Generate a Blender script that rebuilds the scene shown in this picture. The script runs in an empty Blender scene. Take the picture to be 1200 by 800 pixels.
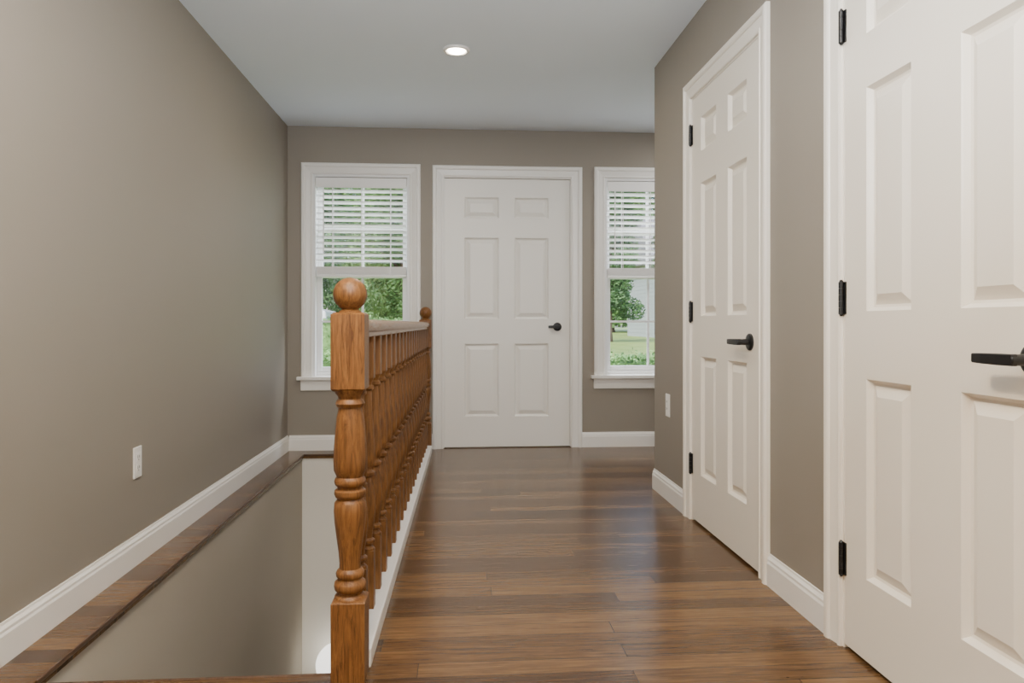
import bpy, bmesh, math, random
from mathutils import Vector, Matrix
random.seed(7)
S = bpy.context.scene
COL = S.collection

# ------------------------------------------------------------------ materials
def new_mat(name):
    m = bpy.data.materials.new(name); m.use_nodes = True
    nt = m.node_tree
    return m, nt, nt.nodes['Principled BSDF']

def paint(name, col, rough=0.5, bump=0.02, scale=180, var=0.03, spec=0.5):
    m, nt, b = new_mat(name)
    tc = nt.nodes.new('ShaderNodeTexCoord')
    n = nt.nodes.new('ShaderNodeTexNoise'); n.inputs['Scale'].default_value = scale
    n.inputs['Detail'].default_value = 3
    nt.links.new(tc.outputs['Object'], n.inputs['Vector'])
    n2 = nt.nodes.new('ShaderNodeTexNoise'); n2.inputs['Scale'].default_value = 1.3
    nt.links.new(tc.outputs['Object'], n2.inputs['Vector'])
    mx = nt.nodes.new('ShaderNodeMix'); mx.data_type = 'RGBA'
    mx.inputs[6].default_value = (*[c*(1-var) for c in col], 1)
    mx.inputs[7].default_value = (*[min(1, c*(1+var)) for c in col], 1)
    nt.links.new(n2.outputs['Fac'], mx.inputs[0])
    nt.links.new(mx.outputs[2], b.inputs['Base Color'])
    bp = nt.nodes.new('ShaderNodeBump'); bp.inputs['Strength'].default_value = bump
    bp.inputs['Distance'].default_value = 0.01
    nt.links.new(n.outputs['Fac'], bp.inputs['Height'])
    nt.links.new(bp.outputs['Normal'], b.inputs['Normal'])
    b.inputs['Roughness'].default_value = rough
    b.inputs['Specular IOR Level'].default_value = spec
    return m

def oak(name, c1, c2, rough=0.35, axis='Z', spec=.5):
    m, nt, b = new_mat(name)
    tc = nt.nodes.new('ShaderNodeTexCoord')
    mp = nt.nodes.new('ShaderNodeMapping')
    sc = {'Z': (110, 110, 8), 'Y': (110, 8, 110)}[axis]
    mp.inputs['Scale'].default_value = sc
    nt.links.new(tc.outputs['Object'], mp.inputs['Vector'])
    n = nt.nodes.new('ShaderNodeTexNoise'); n.inputs['Scale'].default_value = 1.0
    n.inputs['Detail'].default_value = 8; n.inputs['Roughness'].default_value = 0.72
    n.inputs['Distortion'].default_value = 0.8
    nt.links.new(mp.outputs['Vector'], n.inputs['Vector'])
    r = nt.nodes.new('ShaderNodeValToRGB')
    r.color_ramp.elements[0].position = 0.37; r.color_ramp.elements[0].color = (*c2, 1)
    r.color_ramp.elements[1].position = 0.59; r.color_ramp.elements[1].color = (*c1, 1)
    nt.links.new(n.outputs['Fac'], r.inputs['Fac'])
    nt.links.new(r.outputs['Color'], b.inputs['Base Color'])
    b.inputs['Roughness'].default_value = rough
    b.inputs['Specular IOR Level'].default_value = spec
    bp = nt.nodes.new('ShaderNodeBump'); bp.inputs['Strength'].default_value = 0.3
    bp.inputs['Distance'].default_value = 0.004
    nt.links.new(n.outputs['Fac'], bp.inputs['Height'])
    nt.links.new(bp.outputs['Normal'], b.inputs['Normal'])
    return m

def plank_floor(name):
    m, nt, b = new_mat(name)
    N = nt.nodes; L = nt.links
    tc = N.new('ShaderNodeTexCoord'); sp = N.new('ShaderNodeSeparateXYZ')
    L.new(tc.outputs['Object'], sp.inputs[0])
    def math_(op, a, b_=None, c=None):
        n = N.new('ShaderNodeMath'); n.operation = op
        for i, v in enumerate((a, b_, c)):
            if v is None: continue
            if isinstance(v, (int, float)): n.inputs[i].default_value = v
            else: L.new(v, n.inputs[i])
        return n.outputs[0]
    W = 0.083; LEN = 2.4
    ry = math_('DIVIDE', sp.outputs['Y'], W)
    row = math_('FLOOR', ry); fy = math_('FRACT', ry)
    wn = N.new('ShaderNodeTexWhiteNoise'); wn.noise_dimensions = '1D'
    L.new(row, wn.inputs['W'])
    rx = math_('ADD', math_('DIVIDE', sp.outputs['X'], LEN), math_('MULTIPLY', wn.outputs['Value'], 7.3))
    bd = math_('FLOOR', rx); fx = math_('FRACT', rx)
    cb = N.new('ShaderNodeCombineXYZ'); L.new(row, cb.inputs[0]); L.new(bd, cb.inputs[1])
    wn2 = N.new('ShaderNodeTexWhiteNoise'); wn2.noise_dimensions = '2D'
    L.new(cb.outputs[0], wn2.inputs['Vector'])
    # grain coordinates
    gc = N.new('ShaderNodeCombineXYZ')
    L.new(math_('ADD', math_('MULTIPLY', sp.outputs['X'], 5.0), math_('MULTIPLY', wn2.outputs['Value'], 50)), gc.inputs[0])
    L.new(math_('MULTIPLY', sp.outputs['Y'], 85), gc.inputs[1])
    L.new(math_('MULTIPLY', wn2.outputs['Value'], 20), gc.inputs[2])
    g = N.new('ShaderNodeTexNoise'); g.inputs['Scale'].default_value = 1; g.inputs['Detail'].default_value = 8
    g.inputs['Roughness'].default_value = 0.74; g.inputs['Distortion'].default_value = 0.7
    L.new(gc.outputs[0], g.inputs['Vector'])
    f = math_('ADD', math_('MULTIPLY', g.outputs['Fac'], 1.0), math_('MULTIPLY', wn2.outputs['Value'], 0.32))
    r = N.new('ShaderNodeValToRGB'); e = r.color_ramp.elements
    e[0].position = 0.38; e[0].color = (0.034, 0.0165, 0.0066, 1)
    e[1].position = 1.0; e[1].color = (0.225, 0.123, 0.050, 1)
    k = e.new(0.66); k.color = (0.092, 0.0470, 0.0190, 1)
    L.new(f, r.inputs['Fac'])
    # gaps
    g1 = math_('LESS_THAN', fy, 0.025)
    g2 = math_('LESS_THAN', fx, 0.0009)
    gap = math_('MAXIMUM', g1, g2)
    mx = N.new('ShaderNodeMix'); mx.data_type = 'RGBA'
    L.new(math_('MULTIPLY', gap, 0.75), mx.inputs[0]); L.new(r.outputs['Color'], mx.inputs[6])
    mx.inputs[7].default_value = (0.012, 0.007, 0.004, 1)
    L.new(mx.outputs[2], b.inputs['Base Color'])
    h = math_('SUBTRACT', math_('MULTIPLY', g.outputs['Fac'], 0.35), gap)
    bp = N.new('ShaderNodeBump'); bp.inputs['Strength'].default_value = 0.16; bp.inputs['Distance'].default_value = 0.003
    L.new(h, bp.inputs['Height']); L.new(bp.outputs['Normal'], b.inputs['Normal'])
    rr = math_('ADD', math_('MULTIPLY', g.outputs['Fac'], 0.10), 0.20)
    L.new(rr, b.inputs['Roughness'])
    b.inputs['Specular IOR Level'].default_value = 0.42
    return m

def leaf_mat(name, c1, c2):
    m, nt, b = new_mat(name)
    tc = nt.nodes.new('ShaderNodeTexCoord')
    n = nt.nodes.new('ShaderNodeTexNoise'); n.inputs['Scale'].default_value = 2.2; n.inputs['Detail'].default_value = 8
    nt.links.new(tc.outputs['Object'], n.inputs['Vector'])
    r = nt.nodes.new('ShaderNodeValToRGB')
    r.color_ramp.elements[0].position = 0.35; r.color_ramp.elements[0].color = (*c1, 1)
    r.color_ramp.elements[1].position = 0.65; r.color_ramp.elements[1].color = (*c2, 1)
    nt.links.new(n.outputs['Fac'], r.inputs['Fac']); nt.links.new(r.outputs['Color'], b.inputs['Base Color'])
    b.inputs['Roughness'].default_value = 0.6
    return m

def emis(name, col, st):
    m, nt, b = new_mat(name)
    b.inputs['Base Color'].default_value = (*col, 1)
    b.inputs['Emission Color'].default_value = (*col, 1)
    b.inputs['Emission Strength'].default_value = st
    return m

M_WALL = paint('taupe_wall_paint', (0.280, 0.247, 0.204), 0.55, 0.03)
M_WELL = paint('stairwell_paint', (0.42, 0.375, 0.31), 0.9, 0.03, spec=.1)
M_CREAM = paint('cream_wall_paint', (0.82, 0.80, 0.74), 0.7, 0.03)
M_CEIL = paint('ceiling_paint', (0.83, 0.90, 0.98), 0.8, 0.02)
M_TRIM = paint('white_trim_paint', (0.88, 0.86, 0.82), 0.35, 0.01, 90, 0.01)
M_TRIM_LIT = paint('lamplit_trim_paint', (0.88, 0.825, 0.735), 0.35, 0.01, 90, 0.01)  # white trim with the warm lamp glow put into its colour
M_DOOR = paint('white_door_paint', (0.87, 0.85, 0.80), 0.38, 0.03, 120, 0.01)
M_DOOR_LIT = paint('lamplit_door_paint', (0.86, 0.80, 0.70), 0.38, 0.03, 120, 0.01)  # same white door paint, tinted cream for lamplight on the near doors
M_VINYL = paint('white_vinyl', (0.88, 0.88, 0.88), 0.35, 0.0, 50, 0.01)
M_SLAT = paint('white_blind_slat', (0.95, 0.94, 0.92), 0.4, 0.0, 50, 0.0)
M_PLATE = paint('white_plastic', (0.87, 0.86, 0.83), 0.3, 0.0, 50, 0.0)
M_BLACK = paint('matte_black_metal', (0.008, 0.008, 0.009), 0.38, 0.01, 200, 0.0)
M_DARK = paint('dark_slot', (0.02, 0.02, 0.02), 0.6, 0.0, 50, 0.0)
M_OAK = oak('golden_oak', (0.225, 0.096, 0.026), (0.085, 0.032, 0.0085), 0.42, spec=.36)
M_OAKY = oak('golden_oak_rail', (0.31, 0.15, 0.055), (0.16, 0.065, 0.022), 0.26, 'Y', spec=.6)
M_FLOOR = plank_floor('hardwood_planks')
M_NOSE = oak('dark_nosing', (0.10, 0.05, 0.024), (0.05, 0.025, 0.012), 0.35, 'Y')
M_LAMP = emis('lamp_lens', (1.0, 0.90, 0.74), 22)
M_GLOBE = emis('globe_glass', (1.0, 0.98, 0.93), 1.8)
M_LEAF = leaf_mat('leaf_green', (0.018, 0.060, 0.018), (0.11, 0.24, 0.075))
M_LEAF2 = leaf_mat('leaf_bright', (0.045, 0.125, 0.028), (0.20, 0.37, 0.11))
M_GRASS = leaf_mat('lawn_green', (0.19, 0.30, 0.06), (0.32, 0.41, 0.12))
M_BARK = paint('bark', (0.13, 0.10, 0.08), 0.9, 0.5, 20, 0.2)
M_SIDING = paint('pale_siding', (0.48, 0.51, 0.53), 0.6, 0.02)
M_ROOF = paint('grey_shingle', (0.20, 0.20, 0.21), 0.8, 0.3, 40, 0.2)
M_CAR = paint('white_car_paint', (0.8, 0.8, 0.82), 0.2, 0.0)
M_TINT = paint('tinted_glass', (0.03, 0.035, 0.04), 0.1, 0.0)
M_TIRE = paint('tire_rubber', (0.02, 0.02, 0.02), 0.8, 0.0)
M_BASEFL = paint('basement_carpet', (0.5, 0.47, 0.40), 0.95, 0.3, 300)
mg = bpy.data.materials.new('window_glass'); mg.use_nodes = True
nt = mg.node_tree; nt.nodes.clear()
o = nt.nodes.new('ShaderNodeOutputMaterial'); t = nt.nodes.new('ShaderNodeBsdfTransparent')
gl = nt.nodes.new('ShaderNodeBsdfGlossy'); gl.inputs['Roughness'].default_value = 0.02
mm = nt.nodes.new('ShaderNodeMixShader'); mm.inputs[0].default_value = 0.05
nt.links.new(t.outputs[0], mm.inputs[1]); nt.links.new(gl.outputs[0], mm.inputs[2]); nt.links.new(mm.outputs[0], o.inputs[0])
M_GLASS = mg

# ------------------------------------------------------------------ helpers
def finish(name, bm, mat, parent=None, loc=(0, 0, 0), rotz=0, bevel=0, smooth=False, recalc=True, seg=2):
    if recalc: bmesh.ops.recalc_face_normals(bm, faces=bm.faces)
    me = bpy.data.meshes.new(name); bm.to_mesh(me); bm.free()
    for m in (mat if isinstance(mat, (list, tuple)) else [mat]): me.materials.append(m)
    ob = bpy.data.objects.new(name, me); COL.objects.link(ob)
    ob.location = loc; ob.rotation_euler = (0, 0, rotz)
    if parent: ob.parent = parent
    if smooth:
        for p in me.polygons: p.use_smooth = True
        if smooth == 'auto':
            me.set_sharp_from_angle(angle=math.radians(40))
    if bevel:
        md = ob.modifiers.new('bevel', 'BEVEL'); md.width = bevel; md.segments = seg; md.limit_method = 'ANGLE'
    return ob

def box(bm, x0, x1, y0, y1, z0, z1, mi=0):
    vs = [bm.verts.new(p) for p in [(x0,y0,z0),(x1,y0,z0),(x1,y1,z0),(x0,y1,z0),(x0,y0,z1),(x1,y0,z1),(x1,y1,z1),(x0,y1,z1)]]
    for f in [(0,3,2,1),(4,5,6,7),(0,1,5,4),(1,2,6,5),(2,3,7,6),(3,0,4,7)]:
        fc = bm.faces.new([vs[i] for i in f]); fc.material_index = mi
    return vs

def boxes(name, lst, mat, **k):
    bm = bmesh.new()
    for b in lst: box(bm, *b)
    return finish(name, bm, mat, **k)

def lathe(bm, prof, seg=24, cx=0, cy=0, M=None):
    rings = []
    for z, r in prof:
        ring = []
        for i in range(seg):
            a = 2*math.pi*i/seg
            p = Vector((cx + r*math.cos(a), cy + r*math.sin(a), z))
            if M: p = M @ p
            ring.append(bm.verts.new(p))
        rings.append(ring)
    for a, b in zip(rings, rings[1:]):
        for i in range(seg):
            bm.faces.new([a[i], a[(i+1) % seg], b[(i+1) % seg], b[i]])
    bm.faces.new(rings[0][::-1]); bm.faces.new(rings[-1])

def empty(name, loc, rotz=0, parent=None):
    e = bpy.data.objects.new(name, None); COL.objects.link(e)
    e.location = loc; e.rotation_euler = (0, 0, rotz); e.empty_display_size = 0.1
    if parent: e.parent = parent
    return e

def tag(ob, label, cat, kind=None, group=None):
    ob['label'] = label; ob['category'] = cat
    if kind: ob['kind'] = kind
    if group: ob['group'] = group
    return ob

CASING = [(0, 0), (0, .009), (.006, .012), (.012, .012), (.015, .008), (.020, .009), (.044, .013), (.050, .013), (.053, .018), (.060, .0215), (.074, .0215), (.080, .018), (.083, .014), (.083, 0)]
def casing(name, x0, x1, z0, h, mat, parent, prof=CASING):
    bm = bmesh.new(); rows = []
    for o_, p in prof:
        rows.append([bm.verts.new(v) for v in [(x0-o_, -p, z0), (x0-o_, -p, h+o_), (x1+o_, -p, h+o_), (x1+o_, -p, z0)]])
    for a, b in zip(rows, rows[1:]):
        for i in range(3): bm.faces.new([a[i], a[i+1], b[i+1], b[i]])
    for i in (0, 3): bm.faces.new([r[i] for r in rows])
    for i in range(3): bm.faces.new([rows[0][i], rows[0][i+1], rows[-1][i+1], rows[-1][i]])
    return finish(name, bm, mat, parent=parent)

BB = [(0, 0), (0, .014), (.082, .014), (.090, .011), (.098, .011), (.108, .005), (.115, .004), (.115, 0)]
def baseboard(name, p0, p1, n, label):
    bm = bmesh.new(); rows = []
    for z, d in BB:
        rows.append([bm.verts.new((p[0]+n[0]*d, p[1]+n[1]*d, z)) for p in (p0, p1)])
    m_ = len(rows)
    for i in range(m_):
        a, b = rows[i], rows[(i+1) % m_]
        bm.faces.new([a[0], a[1], b[1], b[0]])
    bm.faces.new([r[0] for r in rows]); bm.faces.new([r[1] for r in rows])
    ob = finish(name, bm, M_TRIM)
    return tag(ob, label, 'baseboard', 'structure')

# ------------------------------------------------------------------ dimensions
H = 0.955; CEIL = 2.44
XL = -1.28; XR = 1.137; YF = 5.625; YC = 4.19; YB = -3.0; XA = 2.7
LEDGE = -1.14; WELLR = -0.335; WY0 = 2.022; WY1 = 5.47; ZB = -2.7

# ------------------------------------------------------------------ room shell
def wall_grid(name, us, zs, holes, fn, mat, label):
    bm = bmesh.new()
    for i in range(len(us)-1):
        for j in range(len(zs)-1):
            uc = (us[i]+us[i+1])/2; zc = (zs[j]+zs[j+1])/2
            if any(a < uc < b and c < zc < d for a, b, c, d in holes): continue
            box(bm, *fn(us[i], us[i+1], zs[j], zs[j+1]))
    return tag(finish(name, bm, mat), label, 'wall', 'structure')

W1 = (-1.099, -0.365); W2 = (1.129, 1.863); WZ = (0.556, 2.087)
FD = (-0.118, 0.876); FDH = 2.083
wall_grid('wall_far', [XL-.15, W1[0], W1[1], FD[0], FD[1], W2[0], W2[1], XA+.15], [0, WZ[0], FDH, WZ[1], CEIL],
          [(*W1, *WZ), (*W2, *WZ), (*FD, -1, FDH)], lambda a, b, c, d: (a, b, YF, YF+.15, c, d), M_WALL,
          'taupe painted end wall with two windows and a door')
tag(boxes('wall_left', [(XL-.15, XL, YB, YF, 0, CEIL)], M_WALL), 'long taupe painted wall beside the stair opening', 'wall', 'structure')
D1 = (2.685, 3.515); D2 = (1.272, 2.102); DH = 2.055
wall_grid('wall_right', [YB, D2[0], D2[1], D1[0], D1[1], YC], [0, DH, CEIL],
          [(*D1, -1, DH), (*D2, -1, DH)], lambda a, b, c, d: (XR, XR+.12, a, b, c, d), M_WALL,
          'taupe painted wall with two white six-panel doors')
tag(boxes('wall_alcove', [(XR+.12, XA, YC-.12, YC, 0, CEIL), (XA, XA+.15, YC-.12, YF, 0, CEIL)], M_WALL), 'taupe painted walls of the side alcove', 'wall', 'structure')
tag(boxes('wall_back', [(XL-.15, XR+.12, YB-.12, YB, 0, CEIL)], M_WALL), 'taupe painted wall closing the hallway', 'wall', 'structure')
tag(boxes('wall_closet', [(XR+.12, XR+.7, D2[0]-.1, D2[0]-.02, 0, CEIL), (XR+.7, XR+.78, D2[0]-.1, YC-.12, 0, CEIL), (XR+.12, XR+.7, 2.35, 2.42, 0, CEIL)], M_WALL),
    'plain painted walls enclosing the closets', 'wall', 'structure')
tag(boxes('ceiling', [(XL-.15, XA+.15, YB-.12, YF+.15, CEIL, CEIL+.15)], M_CEIL), 'smooth pale grey-white painted ceiling', 'ceiling', 'structure')
tag(boxes('floor', [(XL, WELLR, YB, WY0, -.03, 0), (WELLR, XR, YB, YF, -.03, 0), (XR, XA, YC, YF, -.03, 0),
                    (XL, LEDGE+.012, WY0, YF, -.03, 0), (LEDGE+.012, WELLR, WY1-.012, YF, -.03, 0),
                    (XR, XR+.7, D2[0]-.05, YC, -.03, 0)], M_FLOOR), 'brown hardwood plank floor with satin finish', 'floor', 'structure')
tag(boxes('wall_stairwell_side', [(XL, LEDGE, WY0-1, WY1, ZB, -.03)], M_WELL), 'greige wall of the stairwell below the floor ledge', 'wall', 'structure')
tag(boxes('wall_stairwell_end', [(XL, WELLR+.1, WY1, YF+.15, ZB, -.03)], M_CREAM), 'off-white end wall of the stairwell', 'wall', 'structure')
tag(boxes('wall_stairwell_inner', [(WELLR, WELLR+.1, WY0-1, WY1, ZB, -.03)], M_WELL), 'greige wall under the railing', 'wall', 'structure')
tag(boxes('floor_basement', [(XL, WELLR+.1, WY0-1, YF+.15, ZB-.1, ZB)], M_BASEFL), 'carpeted lower landing floor', 'floor', 'structure')
bm = bmesh.new()
for i in range(12):
    box(bm, LEDGE+.002, WELLR-.002, WY0+.03+i*.255, WY0+.03+(i+1)*.255+.02, ZB, -(i+1)*.2)
tag(finish('stairs', bm, M_BASEFL, bevel=.01), 'carpeted staircase descending to the lower level', 'stairs', 'structure')
# nosings
def nosing(name, a, label):
    o_ = boxes(name, [a], M_NOSE, bevel=.003); tag(o_, label, 'floor trim', 'structure')
nosing('trim_1', (LEDGE+.012, LEDGE+.018, WY0+.03, WY1-.018, -.014, .001), 'dark wood edging along the stairwell ledge')
nosing('trim_2', (LEDGE+.012, WELLR, WY1-.018, WY1-.012, -.014, .001), 'dark wood edging at the end of the stairwell')
nosing('trim_3', (LEDGE+.012, WELLR-.002, WY0, WY0+.014, -.028, .002), 'dark wood stair nosing at the top of the stairs')

baseboard('baseboard_left', (XL, YB), (XL, YF), (1, 0), 'white moulded baseboard along the taupe wall')
baseboard('baseboard_far', (XL+.014, YF), (FD[0]-.07, YF), (0, -1), 'white moulded baseboard below the window')
baseboard('baseboard_far.001', (FD[1]+.07, YF), (XA, YF), (0, -1), 'white moulded baseboard beside the end door')
baseboard('baseboard_right', (XR, D1[1]+.08), (XR, YC), (-1, 0), 'short white moulded baseboard beside the closet door')
baseboard('baseboard_right.001', (XR, D2[1]+.08), (XR, D1[0]-.08), (-1, 0), 'short white moulded baseboard between two doors')
baseboard('baseboard_right.002', (XR, YB), (XR, D2[0]-.08), (-1, 0), 'white moulded baseboard beside the door')
baseboard('baseboard_alcove', (XR, YC), (XA, YC), (0, 1), 'white moulded baseboard in the alcove')

# ------------------------------------------------------------------ doors
RINGS = [(0, 0), (.003, .004), (.010, .016), (.017, .018), (.046, .0045)]
def door_leaf(name, w, h, zb, xs, zs, parent, mat, th=.035, y0=0.0):
    """front face at y=y0 facing -Y; panels: recessed moulding with raised field"""
    bm = bmesh.new()
    X = [0] + [v for p in xs for v in p] + [w]
    Z = [zb] + [v for p in zs for v in p] + [h]
    for i in range(len(X)-1):
        for j in range(len(Z)-1):
            a, b, c, d = X[i], X[i+1], Z[j], Z[j+1]
            if i % 2 == 1 and j % 2 == 1:
                loops = []
                for ins, dep in RINGS:
                    loops.append([bm.verts.new(p) for p in [(a+ins, y0+dep, c+ins), (b-ins, y0+dep, c+ins), (b-ins, y0+dep, d-ins), (a+ins, y0+dep, d-ins)]])
                for l1, l2 in zip(loops, loops[1:]):
                    for q in range(4): bm.faces.new([l1[q], l1[(q+1) % 4], l2[(q+1) % 4], l2[q]])
                bm.faces.new(loops[-1])
            else:
                bm.faces.new([bm.verts.new(p) for p in [(a, y0, c), (b, y0, c), (b, y0, d), (a, y0, d)]])
    y1 = y0+th
    for q in [[(0,y0,zb),(0,y0,h),(0,y1,h),(0,y1,zb)], [(w,y0,zb),(w,y1,zb),(w,y1,h),(w,y0,h)], [(0,y0,h),(w,y0,h),(w,y1,h),(0,y1,h)],
              [(0,y0,zb),(0,y1,zb),(w,y1,zb),(w,y0,zb)], [(0,y1,zb),(0,y1,h),(w,y1,h),(w,y1,zb)]]:
        bm.faces.new([bm.verts.new(p) for p in q])
    bmesh.ops.remove_doubles(bm, verts=bm.verts, dist=1e-5)
    return finish(name, bm, mat, parent=parent)

def lever(parent, x, z, y0, ln=.108, dirx=-1):
    e = empty('lever_handle', (x, y0, z), 0, parent); e['label'] = 'matte black lever handle'
    R = Matrix.Rotation(math.radians(90), 4, 'X')   # local z -> -y
    bm = bmesh.new()
    lathe(bm, [(0, .033), (.006, .033), (.009, .030), (.010, .024)], 32, M=R)
    finish('rose', bm, M_BLACK, parent=e, smooth='auto')
    bm = bmesh.new()
    lathe(bm, [(.010, .013), (.035, .0115), (.042, .012), (.056, .012), (.057, .010)], 20, M=R)
    rows = []
    for t, hz_, yo in [(-.09, .0118, 0), (.3, .0118, -.001), (.7, .0110, -.001), (.96, .0100, .001), (1.0, .0085, .002)]:
        xx = dirx*ln*t
        rows.append([bm.verts.new((xx, yy, zz)) for yy, zz in ((-.057+yo, -hz_), (-.043+yo, -hz_), (-.043+yo, hz_), (-.057+yo, hz_))])
    for a, b in zip(rows, rows[1:]):
        for i in range(4): bm.faces.new([a[i], a[(i+1) % 4], b[(i+1) % 4], b[i]])
    bm.faces.new(rows[0]); bm.faces.new(rows[-1][::-1])
    finish('lever', bm, M_BLACK, parent=e, bevel=.003)

def hinge(parent, x, z):
    bm = bmesh.new()
    for k in range(5):
        lathe(bm, [(z-.047+k*.019, .0075), (z-.047+k*.019+.018, .0075)], 14, cx=x, cy=-.009)
    lathe(bm, [(z-.053, .003), (z-.047, .0065)], 12, cx=x, cy=-.009)
    lathe(bm, [(z+.048, .0065), (z+.054, .003)], 12, cx=x, cy=-.009)
    box(bm, x-.010, x, -.0105, .003, z-.047, z+.048)
    box(bm, x, x+.014, -.003, .0005, z-.047, z+.048)
    finish('hinge', bm, M_BLACK, parent=parent, smooth='auto')['label'] = 'matte black door hinge'

ZP = [(.240, .800), (.990, 1.615), (1.765, 1.925)]
def door_unit(name, loc, rotz, w, h, label, xs, hinges, hx, hz, recess, zb=.012, zp=ZP, ln=.108, md=M_DOOR_LIT, mt=M_TRIM_LIT):
    e = empty(name, loc, rotz); tag(e, label, 'door', 'structure')
    door_leaf('door_leaf', w, h, zb, xs, zp, e, md, y0=recess)
    j = .0145
    casing('door_casing', -.010, w+.010, 0, h+.010, mt, e)
    boxes('door_jamb', [(-j, -.003, 0, .115, 0, h+j), (w+.003, w+j, 0, .115, 0, h+j), (-.003, w+.003, 0, .115, h+.003, h+j),
                        (-.003, .012, recess+.037, .10, 0, h+.003), (w-.012, w+.003, recess+.037, .10, 0, h+.003), (.012, w-.012, recess+.037, .10, h-.012, h+.003)], mt, parent=e)
    for z in hinges: hinge(e, -.004, z)
    lever(e, hx, hz, recess, ln)
    return e
xs8 = [(.125, .330), (.470, .675)]
door_unit('door_1', (XR, 3.50, 0), -math.pi/2, .80, 2.04, 'white six-panel closet door with black hinges and lever', xs8, [.275, 1.012, 1.87], .712, .883, 0.0)
door_unit('door_2', (XR, 2.087, 0), -math.pi/2, .80, 2.04, 'white six-panel door with black hinges, nearest the viewer', [(.115, .318), (.502, .700)], [.262, 1.03, 1.83], .716, .883, 0.0)
door_unit('door_3', (-.103, YF, 0), 0, .965, 2.068, 'white six-panel door centred in the end wall', [(.150, .415), (.535, .800)], [], .868, .93, 0.02, .008, ln=.075, md=M_DOOR, mt=M_TRIM)
tag(boxes('trim_4', [(-.118, .877, YF+.0, YF+.15, -.03, .004)], M_NOSE), 'dark wood threshold below the end door', 'threshold', 'structure')

# ------------------------------------------------------------------ windows
def window_unit(name, x0, label):
    w = W1[1]-W1[0]; h = WZ[1]-WZ[0]
    e = empty(name, (x0, YF, WZ[0])); tag(e, label, 'window', 'structure')
    casing('window_casing', .004, w-.004, 0, h-.004, M_TRIM, e)
    boxes('window_sill', [(-.105, w+.105, -.050, 0, -.024, 0), (0, w, 0, .10, -.024+.024, .004)], M_TRIM, parent=e, bevel=.004)
    boxes('window_apron', [(-.083, w+.083, -.016, 0, -.105, -.024)], M_TRIM, parent=e, bevel=.004)
    j = .024
    boxes('window_frame', [(0, j, 0, .15, .004, h), (w-j, w, 0, .15, .004, h), (j, w-j, 0, .15, h-j, h), (j, w-j, .06, .15, .004, .03)], M_VINYL, parent=e, bevel=.002)
    def sash(nm, y, z0, z1):
        s = empty(nm, (0, 0, 0), 0, e)
        st = .038; a, b = j, w-j
        boxes('sash_frame', [(a, a+st, y, y+.03, z0, z1), (b-st, b, y, y+.03, z0, z1), (a+st, b-st, y, y+.03, z0, z0+st), (a+st, b-st, y, y+.03, z1-st*.8, z1)], M_VINYL, parent=s, bevel=.003)
        xm = w/2; zm = (z0+z1)/2
        boxes('muntin', [(xm-.008, xm+.008, y+.008, y+.022, z0+st, z1-st*.8), (a+st, xm-.008, y+.008, y+.022, zm-.008, zm+.008), (xm+.008, b-st, y+.008, y+.022, zm-.008, zm+.008)], M_VINYL, parent=s)
        boxes('glass_pane', [(a+st, b-st, y+.024, y+.027, z0+st, z1-st*.8)], M_GLASS, parent=s)
    sash('lower_sash', .068, .03, .80)
    sash('upper_sash', .102, .75, h-j)
    return e
window_unit('window_1', W1[0], 'white double-hung window beside the railing')
window_unit('window_2', W2[0], 'white double-hung window beside the end door')

def blind(x0, label):
    w = W1[1]-W1[0]; h = WZ[1]-WZ[0]
    e = empty('window_blind', (x0, YF, WZ[0])); tag(e, label, 'window blind', None, 'white slatted blinds in the end wall')
    a, b = .027, w-.027
    boxes('valance', [(a, b, .002, .012, h-.105, h-.028), (a, b, .012, .058, h-.075, h-.028)], M_SLAT, parent=e, bevel=.003)
    bm = bmesh.new()
    z = h-.126
    tl = math.radians(-15)
    while z > .850:
        vs = box(bm, a+.003, b-.003, -.0255, .0255, -.0017, .0017)
        bmesh.ops.rotate(bm, verts=vs, cent=(0, 0, 0), matrix=Matrix.Rotation(tl, 3, 'X'))
        bmesh.ops.translate(bm, verts=vs, vec=(0, .034, z))
        z -= .044
    zz = .828
    while zz > .775:
        box(bm, a+.003, b-.003, .010, .058, zz-.0024, zz+.0024); zz -= .0062
    finish('slats', bm, M_SLAT, parent=e)
    boxes('bottom_rail', [(a+.003, b-.003, .009, .059, .752, .772)], M_SLAT, parent=e, bevel=.003)
    bm = bmesh.new()
    for x in (.15, w/2, w-.15):
        for y in (.008, .060):
            box(bm, x-.002, x+.002, y-.001, y+.001, .77, h-.07)
    finish('ladder_cord', bm, M_SLAT, parent=e)
    bm = bmesh.new(); lathe(bm, [(h-.60, .004), (h-.59, .005), (h-.1, .004)], 8, cx=.085, cy=.000)
    finish('tilt_wand', bm, M_SLAT, parent=e)
blind(W1[0], 'white slatted blind half raised in the window by the railing')
blind(W2[0], 'white slatted blind half raised in the window by the door')

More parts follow.
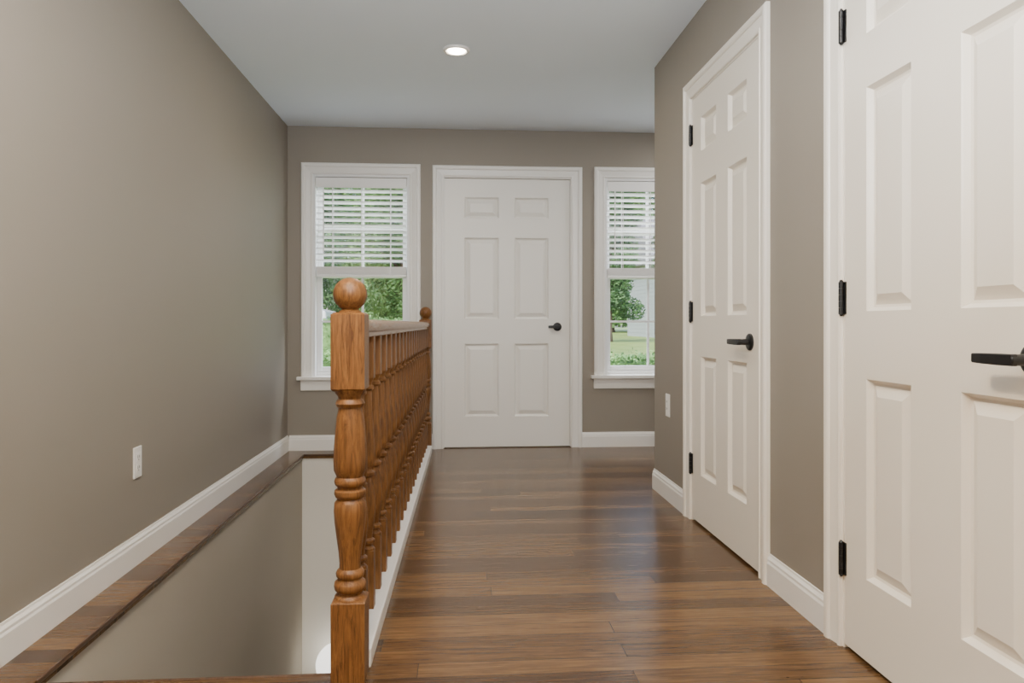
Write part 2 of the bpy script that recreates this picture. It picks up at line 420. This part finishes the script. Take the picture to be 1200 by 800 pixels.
# ------------------------------------------------------------------ railing
NX, NY = -.2915, 2.012
FXn, FYn = -.243, 5.50
ang = -math.atan2(FXn-NX, FYn-NY); LEN = math.hypot(FXn-NX, FYn-NY)
rail = empty('stair_railing', (NX, NY, 0), ang)
tag(rail, 'golden oak stair railing with turned balusters and ball-topped newels', 'railing')
NEWEL = [(.215,.043),(.222,.041),(.228,.034),(.233,.034),(.239,.041),(.249,.043),(.259,.041),(.265,.034),(.270,.033),(.275,.037),(.283,.038),(.290,.035),(.296,.029),
         (.31,.0285),(.34,.031),(.38,.0365),(.42,.0415),(.45,.0435),(.472,.042),(.480,.036),(.484,.034),(.488,.039),(.497,.0425),(.506,.041),(.511,.034),(.516,.034),(.521,.040),(.530,.0425),(.538,.040),
         (.543,.036),(.548,.038),(.560,.0435),(.585,.0445),(.62,.043),(.66,.040),(.70,.036),(.722,.032),(.728,.031),(.732,.036),(.740,.039),(.748,.036),(.753,.031),(.760,.033),(.768,.040),(.777,.043)]
def newel(parent, y, zbase=0.0):
    e = empty('newel_post', (0, y, 0), 0, parent)
    s = .0445
    bm = bmesh.new()
    def block(z0, z1, c=.006, c2=.008):
        rings = []
        for z, r in [(z0, s-(c if z0 > .01 else 0)), (z0+(c if z0 > .01 else 0.0001), s), (z1-c, s), (z1, s-c2)]:
            rings.append([bm.verts.new((sx*r, sy*r, z)) for sx, sy in ((-1,-1),(1,-1),(1,1),(-1,1))])
        for a, b in zip(rings, rings[1:]):
            for i in range(4): bm.faces.new([a[i], a[(i+1)%4], b[(i+1)%4], b[i]])
        bm.faces.new(rings[0][::-1]); bm.faces.new(rings[-1])
    block(zbase, .218); block(.775, .985)
    lathe(bm, NEWEL, 40)
    finish('newel_shaft', bm, M_OAK, parent=e, smooth='auto')
    bm = bmesh.new()
    prof = [(.983, .030), (.988, .030), (.992, .024), (.994, .022)]
    c, r = 1.034, .0455
    for k in range(14):
        a = math.radians(-62 + (152*k/13)); prof.append((c+r*math.sin(a), max(.0008, r*math.cos(a))))
    lathe(bm, prof, 40)
    finish('ball_finial', bm, M_OAK, parent=e, smooth='auto')
newel(rail, 0.0); newel(rail, LEN)
# curb
CZ = .055
boxes('white_curb', [(-.050, .050, .0445, LEN-.0445, 0.0, CZ)], M_TRIM, parent=rail, bevel=.005)
# handrail profile swept along local y
bm = bmesh.new()
HP = [(-.020,.915),(-.020,.928),(-.029,.935),(-.033,.947),(-.030,.958),(-.018,.965),(0,.968),(.018,.965),(.030,.958),(.033,.947),(.029,.935),(.020,.928),(.020,.915)]
A = [bm.verts.new((x, .0445, z)) for x, z in HP]; B = [bm.verts.new((x, LEN-.0445, z)) for x, z in HP]
for i in range(len(HP)): bm.faces.new([A[i], A[(i+1)%len(HP)], B[(i+1)%len(HP)], B[i]])
bm.faces.new(A); bm.faces.new(B[::-1])
finish('handrail', bm, M_OAKY, parent=rail, smooth='auto')
# baluster
BAL = [(.235,.0155),(.243,.016),(.250,.010),(.256,.010),(.262,.0165),(.270,.0165),(.276,.010),(.29,.0110),(.33,.0155),(.37,.0185),(.41,.0170),(.45,.0120),(.462,.0095),(.468,.0095),(.474,.0165),(.484,.017),(.491,.0100),(.497,.0095),
       (.505,.0145),(.53,.0175),(.57,.0168),(.62,.0138),(.68,.0105),(.735,.0088),(.742,.0088),(.748,.0145),(.756,.0145),(.762,.0095),(.772,.0110),(.785,.0155)]
BAL = [(z, r*1.35) for z, r in BAL]
bm = bmesh.new()
s = .0210
box(bm, -s, s, -s, s, CZ, .237); box(bm, -s, s, -s, s, .783, .917)
lathe(bm, BAL, 18)
bal = finish('baluster', bm, M_OAK, parent=rail, smooth='auto')
nb = 19; step = LEN/(nb+1)
bal.location = (0, step, 0)
for i in range(1, nb):
    o_ = bal.copy(); o_.location = (0, step*(i+1), 0); o_.parent = rail; COL.objects.link(o_)

# ------------------------------------------------------------------ wall plates
def outlet(name, loc, rotz, label, gfci=True):
    e = empty(name, loc, rotz); tag(e, label, 'wall outlet')
    boxes('cover_plate', [(-.036, .036, -.006, 0, -.062, .062)], M_PLATE, parent=e, bevel=.003)
    def slot(*a): boxes('slot', [a], M_DARK, parent=e)
    if gfci:
        for zc in (.021, -.021):
            bm = bmesh.new(); box(bm, -.017, .017, -.0085, -.006, zc-.0165, zc+.0165)
            finish('receptacle', bm, M_PLATE, parent=e, bevel=.003)
            slot(-.009, -.006, -.0089, -.0084, zc-.004, zc+.008)
            slot(.006, .0085, -.0089, -.0084, zc-.003, zc+.007)
            slot(-.002, .002, -.0089, -.0084, zc-.012, zc-.008)
        bm = bmesh.new(); lathe(bm, [(.006, .0028), (.0075, .002)], 12, M=Matrix.Rotation(math.radians(90), 4, 'X'))
        finish('screw', bm, M_PLATE, parent=e)
    else:
        boxes('receptacle', [(-.0165, .0165, -.0085, -.006, -.034, .034)], M_PLATE, parent=e, bevel=.002)
        for a in (-.008, .005):
            for z in (.02, -.018): slot(a, a+.003, -.0089, -.0084, z-.004, z+.005)
outlet('wall_outlet', (XL, 3.03, .402), math.pi/2, 'white duplex outlet on the long taupe wall')
outlet('wall_outlet', (XR, 3.91, .512), -math.pi/2, 'white outlet plate beside the closet door', False)

# ------------------------------------------------------------------ lamps
def downlight(x, y, power, label, col=(1, .92, .80), size=.08):
    e = empty('recessed_light', (x, y, CEIL)); tag(e, label, 'ceiling light')
    bm = bmesh.new(); lathe(bm, [(-.001, .045), (-.004, .047), (-.012, .058), (-.009, .070), (0, .073)], 40)
    finish('trim_ring', bm, M_TRIM, parent=e, smooth='auto')
    bm = bmesh.new(); lathe(bm, [(-.0085, .048), (-.0130, .044), (-.0134, .02)], 32)
    finish('lamp_lens', bm, M_LAMP, parent=e)
    l = bpy.data.lights.new('bulb', 'AREA'); l.shape = 'DISK'; l.size = size; l.energy = power; l.color = col
    lo = bpy.data.objects.new('bulb', l); COL.objects.link(lo); lo.parent = e; lo.location = (0, 0, -.016)
downlight(-.01, 3.99, 16, 'round recessed ceiling light, switched on')
def lamp(name, typ, loc, power, col, label, size=.5, aim=None):
    l = bpy.data.lights.new(name, 'AREA'); l.shape = 'DISK'; l.size = size; l.energy = power; l.color = col
    lo = bpy.data.objects.new(name, l); COL.objects.link(lo); lo.location = loc
    if aim: lo.rotation_euler = Vector(aim).to_track_quat('-Z', 'Y').to_euler()
    lo['label'] = label; lo['category'] = typ
lamp('downlight', 'ceiling light', (-.35, 1.1, CEIL-.02), 55, (1, .79, .53), 'warm hallway ceiling lamp', .3)
lamp('downlight', 'ceiling light', (0, -.9, CEIL-.02), 50, (1, .77, .49), 'warm hallway ceiling lamp')
lamp('downlight', 'ceiling light', (0, -2.4, CEIL-.02), 28, (1, .77, .49), 'warm hallway ceiling lamp')
lamp('ceiling_fill', 'fill light', (.0, .3, 1.65), 105, (.88, .94, 1.0), 'unseen cool fill added to brighten the ceiling', .4, (0, .6, 1))  # added light with no real fitting, kept out of view to lift the ceiling
lamp('alcove_lamp', 'ceiling light', (2.1, 4.9, CEIL-.02), 18, (1, .97, .93), 'ceiling lamp in the alcove', .4)
lamp('daylight_fill', 'daylight fill', (-.73, 6.7, 3.2), 140, (.90, .95, 1.0), 'unseen area light added as daylight through the window', 1.0, (0, -1.1, -1.9))  # pair of added lights above the windows, standing in for skylight
lamp('daylight_fill', 'daylight fill', (1.5, 6.7, 3.2), 240, (.90, .95, 1.0), 'unseen area light added as daylight through the window', 1.0, (0, -1.1, -1.9))
# globe lamp in stairwell
e = empty('globe_wall_lamp', (-.865, WY1, -1.47)); tag(e, 'white glass globe lamp on the stairwell end wall', 'wall lamp')
R = Matrix.Rotation(math.radians(90), 4, 'X')
bm = bmesh.new(); lathe(bm, [(0, .06), (.012, .06), (.018, .05), (.03, .04)], 32, M=R); finish('mounting_plate', bm, M_TRIM, parent=e, smooth='auto')
bm = bmesh.new(); lathe(bm, [(.16+.145*math.sin(math.radians(a)), max(.001, .145*math.cos(math.radians(a)))) for a in range(-74, 91, 10)], 32, M=R)
finish('glass_globe', bm, M_GLOBE, parent=e, smooth='auto')
l = bpy.data.lights.new('stairwell_fill', 'SPOT'); l.energy = 26; l.color = (1, .94, .84); l.shadow_soft_size = .15; l.spot_size = math.radians(62); l.spot_blend = 1.0  # extra hidden spot, added to light the end wall; separate from the globe
lo = bpy.data.objects.new('stairwell_fill', l); COL.objects.link(lo); lo.location = (-.55, 3.4, -.25)
lo.rotation_euler = Vector((.02, 2.0, -.75)).to_track_quat('-Z', 'Y').to_euler()
lo['label'] = 'unseen spot added to brighten the stairwell end wall'; lo['category'] = 'spotlight'

# ------------------------------------------------------------------ outdoors
GZ = -.35
def ground(y): return GZ + .70*min(1, max(0, (y-9.2)/3.6))
bm = bmesh.new()
ys = [YF+.16, 9.2, 12.8, 110]
top = [(bm.verts.new((-60, y, ground(y))), bm.verts.new((60, y, ground(y)))) for y in ys]
bot = [(bm.verts.new((-60, y, ground(y)-.1)), bm.verts.new((60, y, ground(y)-.1))) for y in ys]
for r_ in (top, bot):
    for a, b in zip(r_, r_[1:]): bm.faces.new([a[0], a[1], b[1], b[0]])
for s_ in (0, 1):
    for i in range(3): bm.faces.new([top[i][s_], top[i+1][s_], bot[i+1][s_], bot[i][s_]])
for i in (0, 3): bm.faces.new([top[i][0], top[i][1], bot[i][1], bot[i][0]])
tag(finish('lawn', bm, M_GRASS), 'sunlit green lawn outside the windows', 'lawn', 'stuff')
def leaves(bm, c, r, n, sz, zmin=.3):
    for _ in range(n):
        while True:
            p = Vector((random.uniform(-1, 1), random.uniform(-1, 1), random.uniform(-1, 1)))
            if .35 < p.length < 1: break
        p = Vector((p.x*r[0], p.y*r[1], p.z*r[2])) + Vector(c)
        if p.z < zmin: continue
        u = Vector((random.gauss(0, 1), random.gauss(0, 1), random.gauss(0, 1))).normalized()
        v = u.orthogonal().normalized(); s_ = sz*random.uniform(.6, 1.3)
        bm.faces.new([bm.verts.new(q) for q in (p-u*s_, p+v*s_*.5, p+u*s_, p-v*s_*.5)])
def tree(x, y, h, r, mat, label, trunk=.14, low=.38, n=18, per=380, sz=None):
    e = empty('tree', (x, y, ground(y))); tag(e, label, 'tree', None, 'leafy trees across the lawn')
    bm = bmesh.new()
    lathe(bm, [(0, trunk*1.3), (.3, trunk), (h*.5, trunk*.7), (h*.8, trunk*.3)], 10)
    for k in range(6):
        a = random.uniform(0, 6.28); z0 = h*random.uniform(.3, .55)
        d = Vector((math.cos(a), math.sin(a), .8)).normalized()*r*.7
        q = d.to_track_quat('Z', 'Y').to_matrix().to_4x4()
        lathe(bm, [(0, trunk*.35), (r*.7, trunk*.08)], 6, M=Matrix.Translation((0, 0, z0)) @ q)
    finish('trunk', bm, M_BARK, parent=e, smooth=True)
    bm = bmesh.new()
    for k in range(n):
        a = k*2.4+random.uniform(-.5, .5); rr = r*random.uniform(.25, .62); z = h*(low+(1-low)*(k+.5)/n)
        q = r*random.uniform(.32, .40)
        leaves(bm, (rr*math.cos(a), rr*math.sin(a), z), (q, q, q*.8), per, sz or .08+.014*r, .35)
    finish('foliage', bm, mat, parent=e, recalc=False)
T1 = 'tall leafy tree with dense green crown'; T2 = 'tall leafy tree with bright green crown'
tree(-4.6, 22, 7.0, 1.9, M_LEAF, T1, low=.20, n=44, per=750, sz=.06)
tree(-2.0, 27, 8.0, 1.9, M_LEAF2, T2, low=.10, n=44, per=750, sz=.07)
tree(5.0, 24, 7.5, 1.25, M_LEAF, 'slim leafy tree beside the pale house', low=.13, n=40, per=700, sz=.06, trunk=.09)
tree(7.6, 25, 7.0, 1.1, M_LEAF2, T2, low=.30, n=34, per=600, sz=.06, trunk=.09)
for i, x in enumerate((-27, -19.5, -12, -4.5, 3, 10.5, 18, 25.5)):
    tree(x, 50, 11, 3.7, (M_LEAF, M_LEAF2)[i % 2], (T1, T2)[i % 2], trunk=.25, low=.08, n=60, per=350, sz=.15)
for i, x in enumerate((-24, -16, -8.3, -.7, 7, 14.5, 22)):
    tree(x, 60, 13, 3.8, (M_LEAF2, M_LEAF)[i % 2], (T2, T1)[i % 2], trunk=.25, low=.08, n=55, per=300, sz=.19)
def hedge(x0, x1, y, z1, label, d=.5):
    bm = bmesh.new(); G = ground(y+d/2)+.002
    n = int((x1-x0)*d*5000)
    box(bm, x0+.06, x1-.06, y-d/2+.06, y+d/2-.06, G, z1-.07)
    for _ in range(n):
        p = Vector((random.uniform(x0, x1), y+random.uniform(-d/2, d/2), random.choice([z1+random.gauss(-.03, .03), random.uniform(G+.05, z1)])))
        u = Vector((random.gauss(0, 1), random.gauss(0, 1), random.gauss(0, 1))).normalized(); v = u.orthogonal(); s_ = random.uniform(.012, .026)
        bm.faces.new([bm.verts.new(q) for q in (p-u*s_, p+v*s_*.6, p+u*s_, p-v*s_*.6)])
    tag(finish('hedge', bm, M_LEAF2, recalc=False), label, 'hedge')
hedge(-3.2, -.4, 7.9, .62, 'clipped green hedge below the window')
hedge(.9, 4.2, 8.3, .58, 'clipped green hedge in front of the lawn')
hedge(-6.5, -.2, 14, 1.02, 'taller green hedge along the lawn', .8)
# neighbour house
hs = empty('house', (11.4, 30, ground(30))); tag(hs, 'pale sided neighbouring house with grey roof', 'house')
bm = bmesh.new()
for k in range(18): box(bm, -3, 3.5, -.02*(k % 1), 6, k*.18, k*.18+.17)
box(bm, -2.98, 3.48, .02, 6, 0, 3.24)
finish('siding', bm, M_SIDING, parent=hs)
bm = bmesh.new()
v = [bm.verts.new(p) for p in [(-3.4,-.4,3.2),(3.9,-.4,3.2),(3.9,6.4,3.2),(-3.4,6.4,3.2),(-3.4,3,5.4),(3.9,3,5.4)]]
for f in [(0,1,5,4),(2,3,4,5),(0,4,3),(1,2,5),(0,3,2,1)]: bm.faces.new([v[i] for i in f])
finish('roof', bm, M_ROOF, parent=hs)
for x in (-1.2, .6, 2.2):
    boxes('window', [(x, x+.9, -.06, 0, 1.0, 2.3)], M_TINT, parent=hs)
# parked car
car = empty('car', (-5.25, 18.6, ground(18.6))); tag(car, 'white car parked beyond the hedge', 'car')
bm = bmesh.new()
ZS = 0.95
prof = [(-2.1,.35),(-2.15,.75),(-1.9,.95),(-1.0,1.02),(-.45,1.42),(1.0,1.45),(1.7,1.05),(2.1,.95),(2.15,.4)]
A = [bm.verts.new((x, -.85, z*ZS)) for x, z in prof]; B = [bm.verts.new((x, .85, z*ZS)) for x, z in prof]
for i in range(len(prof)): bm.faces.new([A[i], A[(i+1)%len(prof)], B[(i+1)%len(prof)], B[i]])
bm.faces.new(A); bm.faces.new(B[::-1])
finish('car_body', bm, M_CAR, parent=car, bevel=.05)
bm = bmesh.new()
g_ = [(-.85,1.06),(-.42,1.36),(.95,1.38),(1.45,1.08)]
bm.faces.new([bm.verts.new((x, -.856, z*ZS)) for x, z in g_]); finish('side_window', bm, M_TINT, parent=car)
for x in (-1.35, 1.35):
    for y in (-.78, .78):
        bm = bmesh.new(); lathe(bm, [(-.1, .33), (.1, .33)], 24, M=Matrix.Translation((x, y, .33)) @ R)
        finish('wheel', bm, M_TIRE, parent=car)

# ------------------------------------------------------------------ world + sun
w = bpy.data.worlds.new('sky_world'); S.world = w; w.use_nodes = True
nt = w.node_tree; bg = nt.nodes['Background']
sky = nt.nodes.new('ShaderNodeTexSky'); sky.sky_type = 'NISHITA'; sky.sun_disc = False
sky.sun_elevation = math.radians(50); sky.sun_rotation = math.radians(200); sky.dust_density = 2.5; sky.air_density = 1.0
nt.links.new(sky.outputs['Color'], bg.inputs['Color']); bg.inputs['Strength'].default_value = 0.62
sl = bpy.data.lights.new('sun', 'SUN'); sl.energy = 4.5; sl.angle = .02; sl.color = (1, .95, .86)
so = bpy.data.objects.new('sun', sl); COL.objects.link(so); so.rotation_euler = (math.radians(48), 0, math.radians(-40)); so.location = (0, 20, 15)
so['label'] = 'sun over the garden'; so['category'] = 'sun'

# ------------------------------------------------------------------ camera
cam = bpy.data.cameras.new('camera'); co = bpy.data.objects.new('camera', cam); COL.objects.link(co)
cam.sensor_width = 36; cam.lens = 860/1200*36; cam.shift_y = -21/1200; cam.clip_start = .05; cam.clip_end = 300
co.location = (0, 0, H); co.rotation_euler = (math.pi/2, 0, -math.atan2(63, 860))
S.camera = co
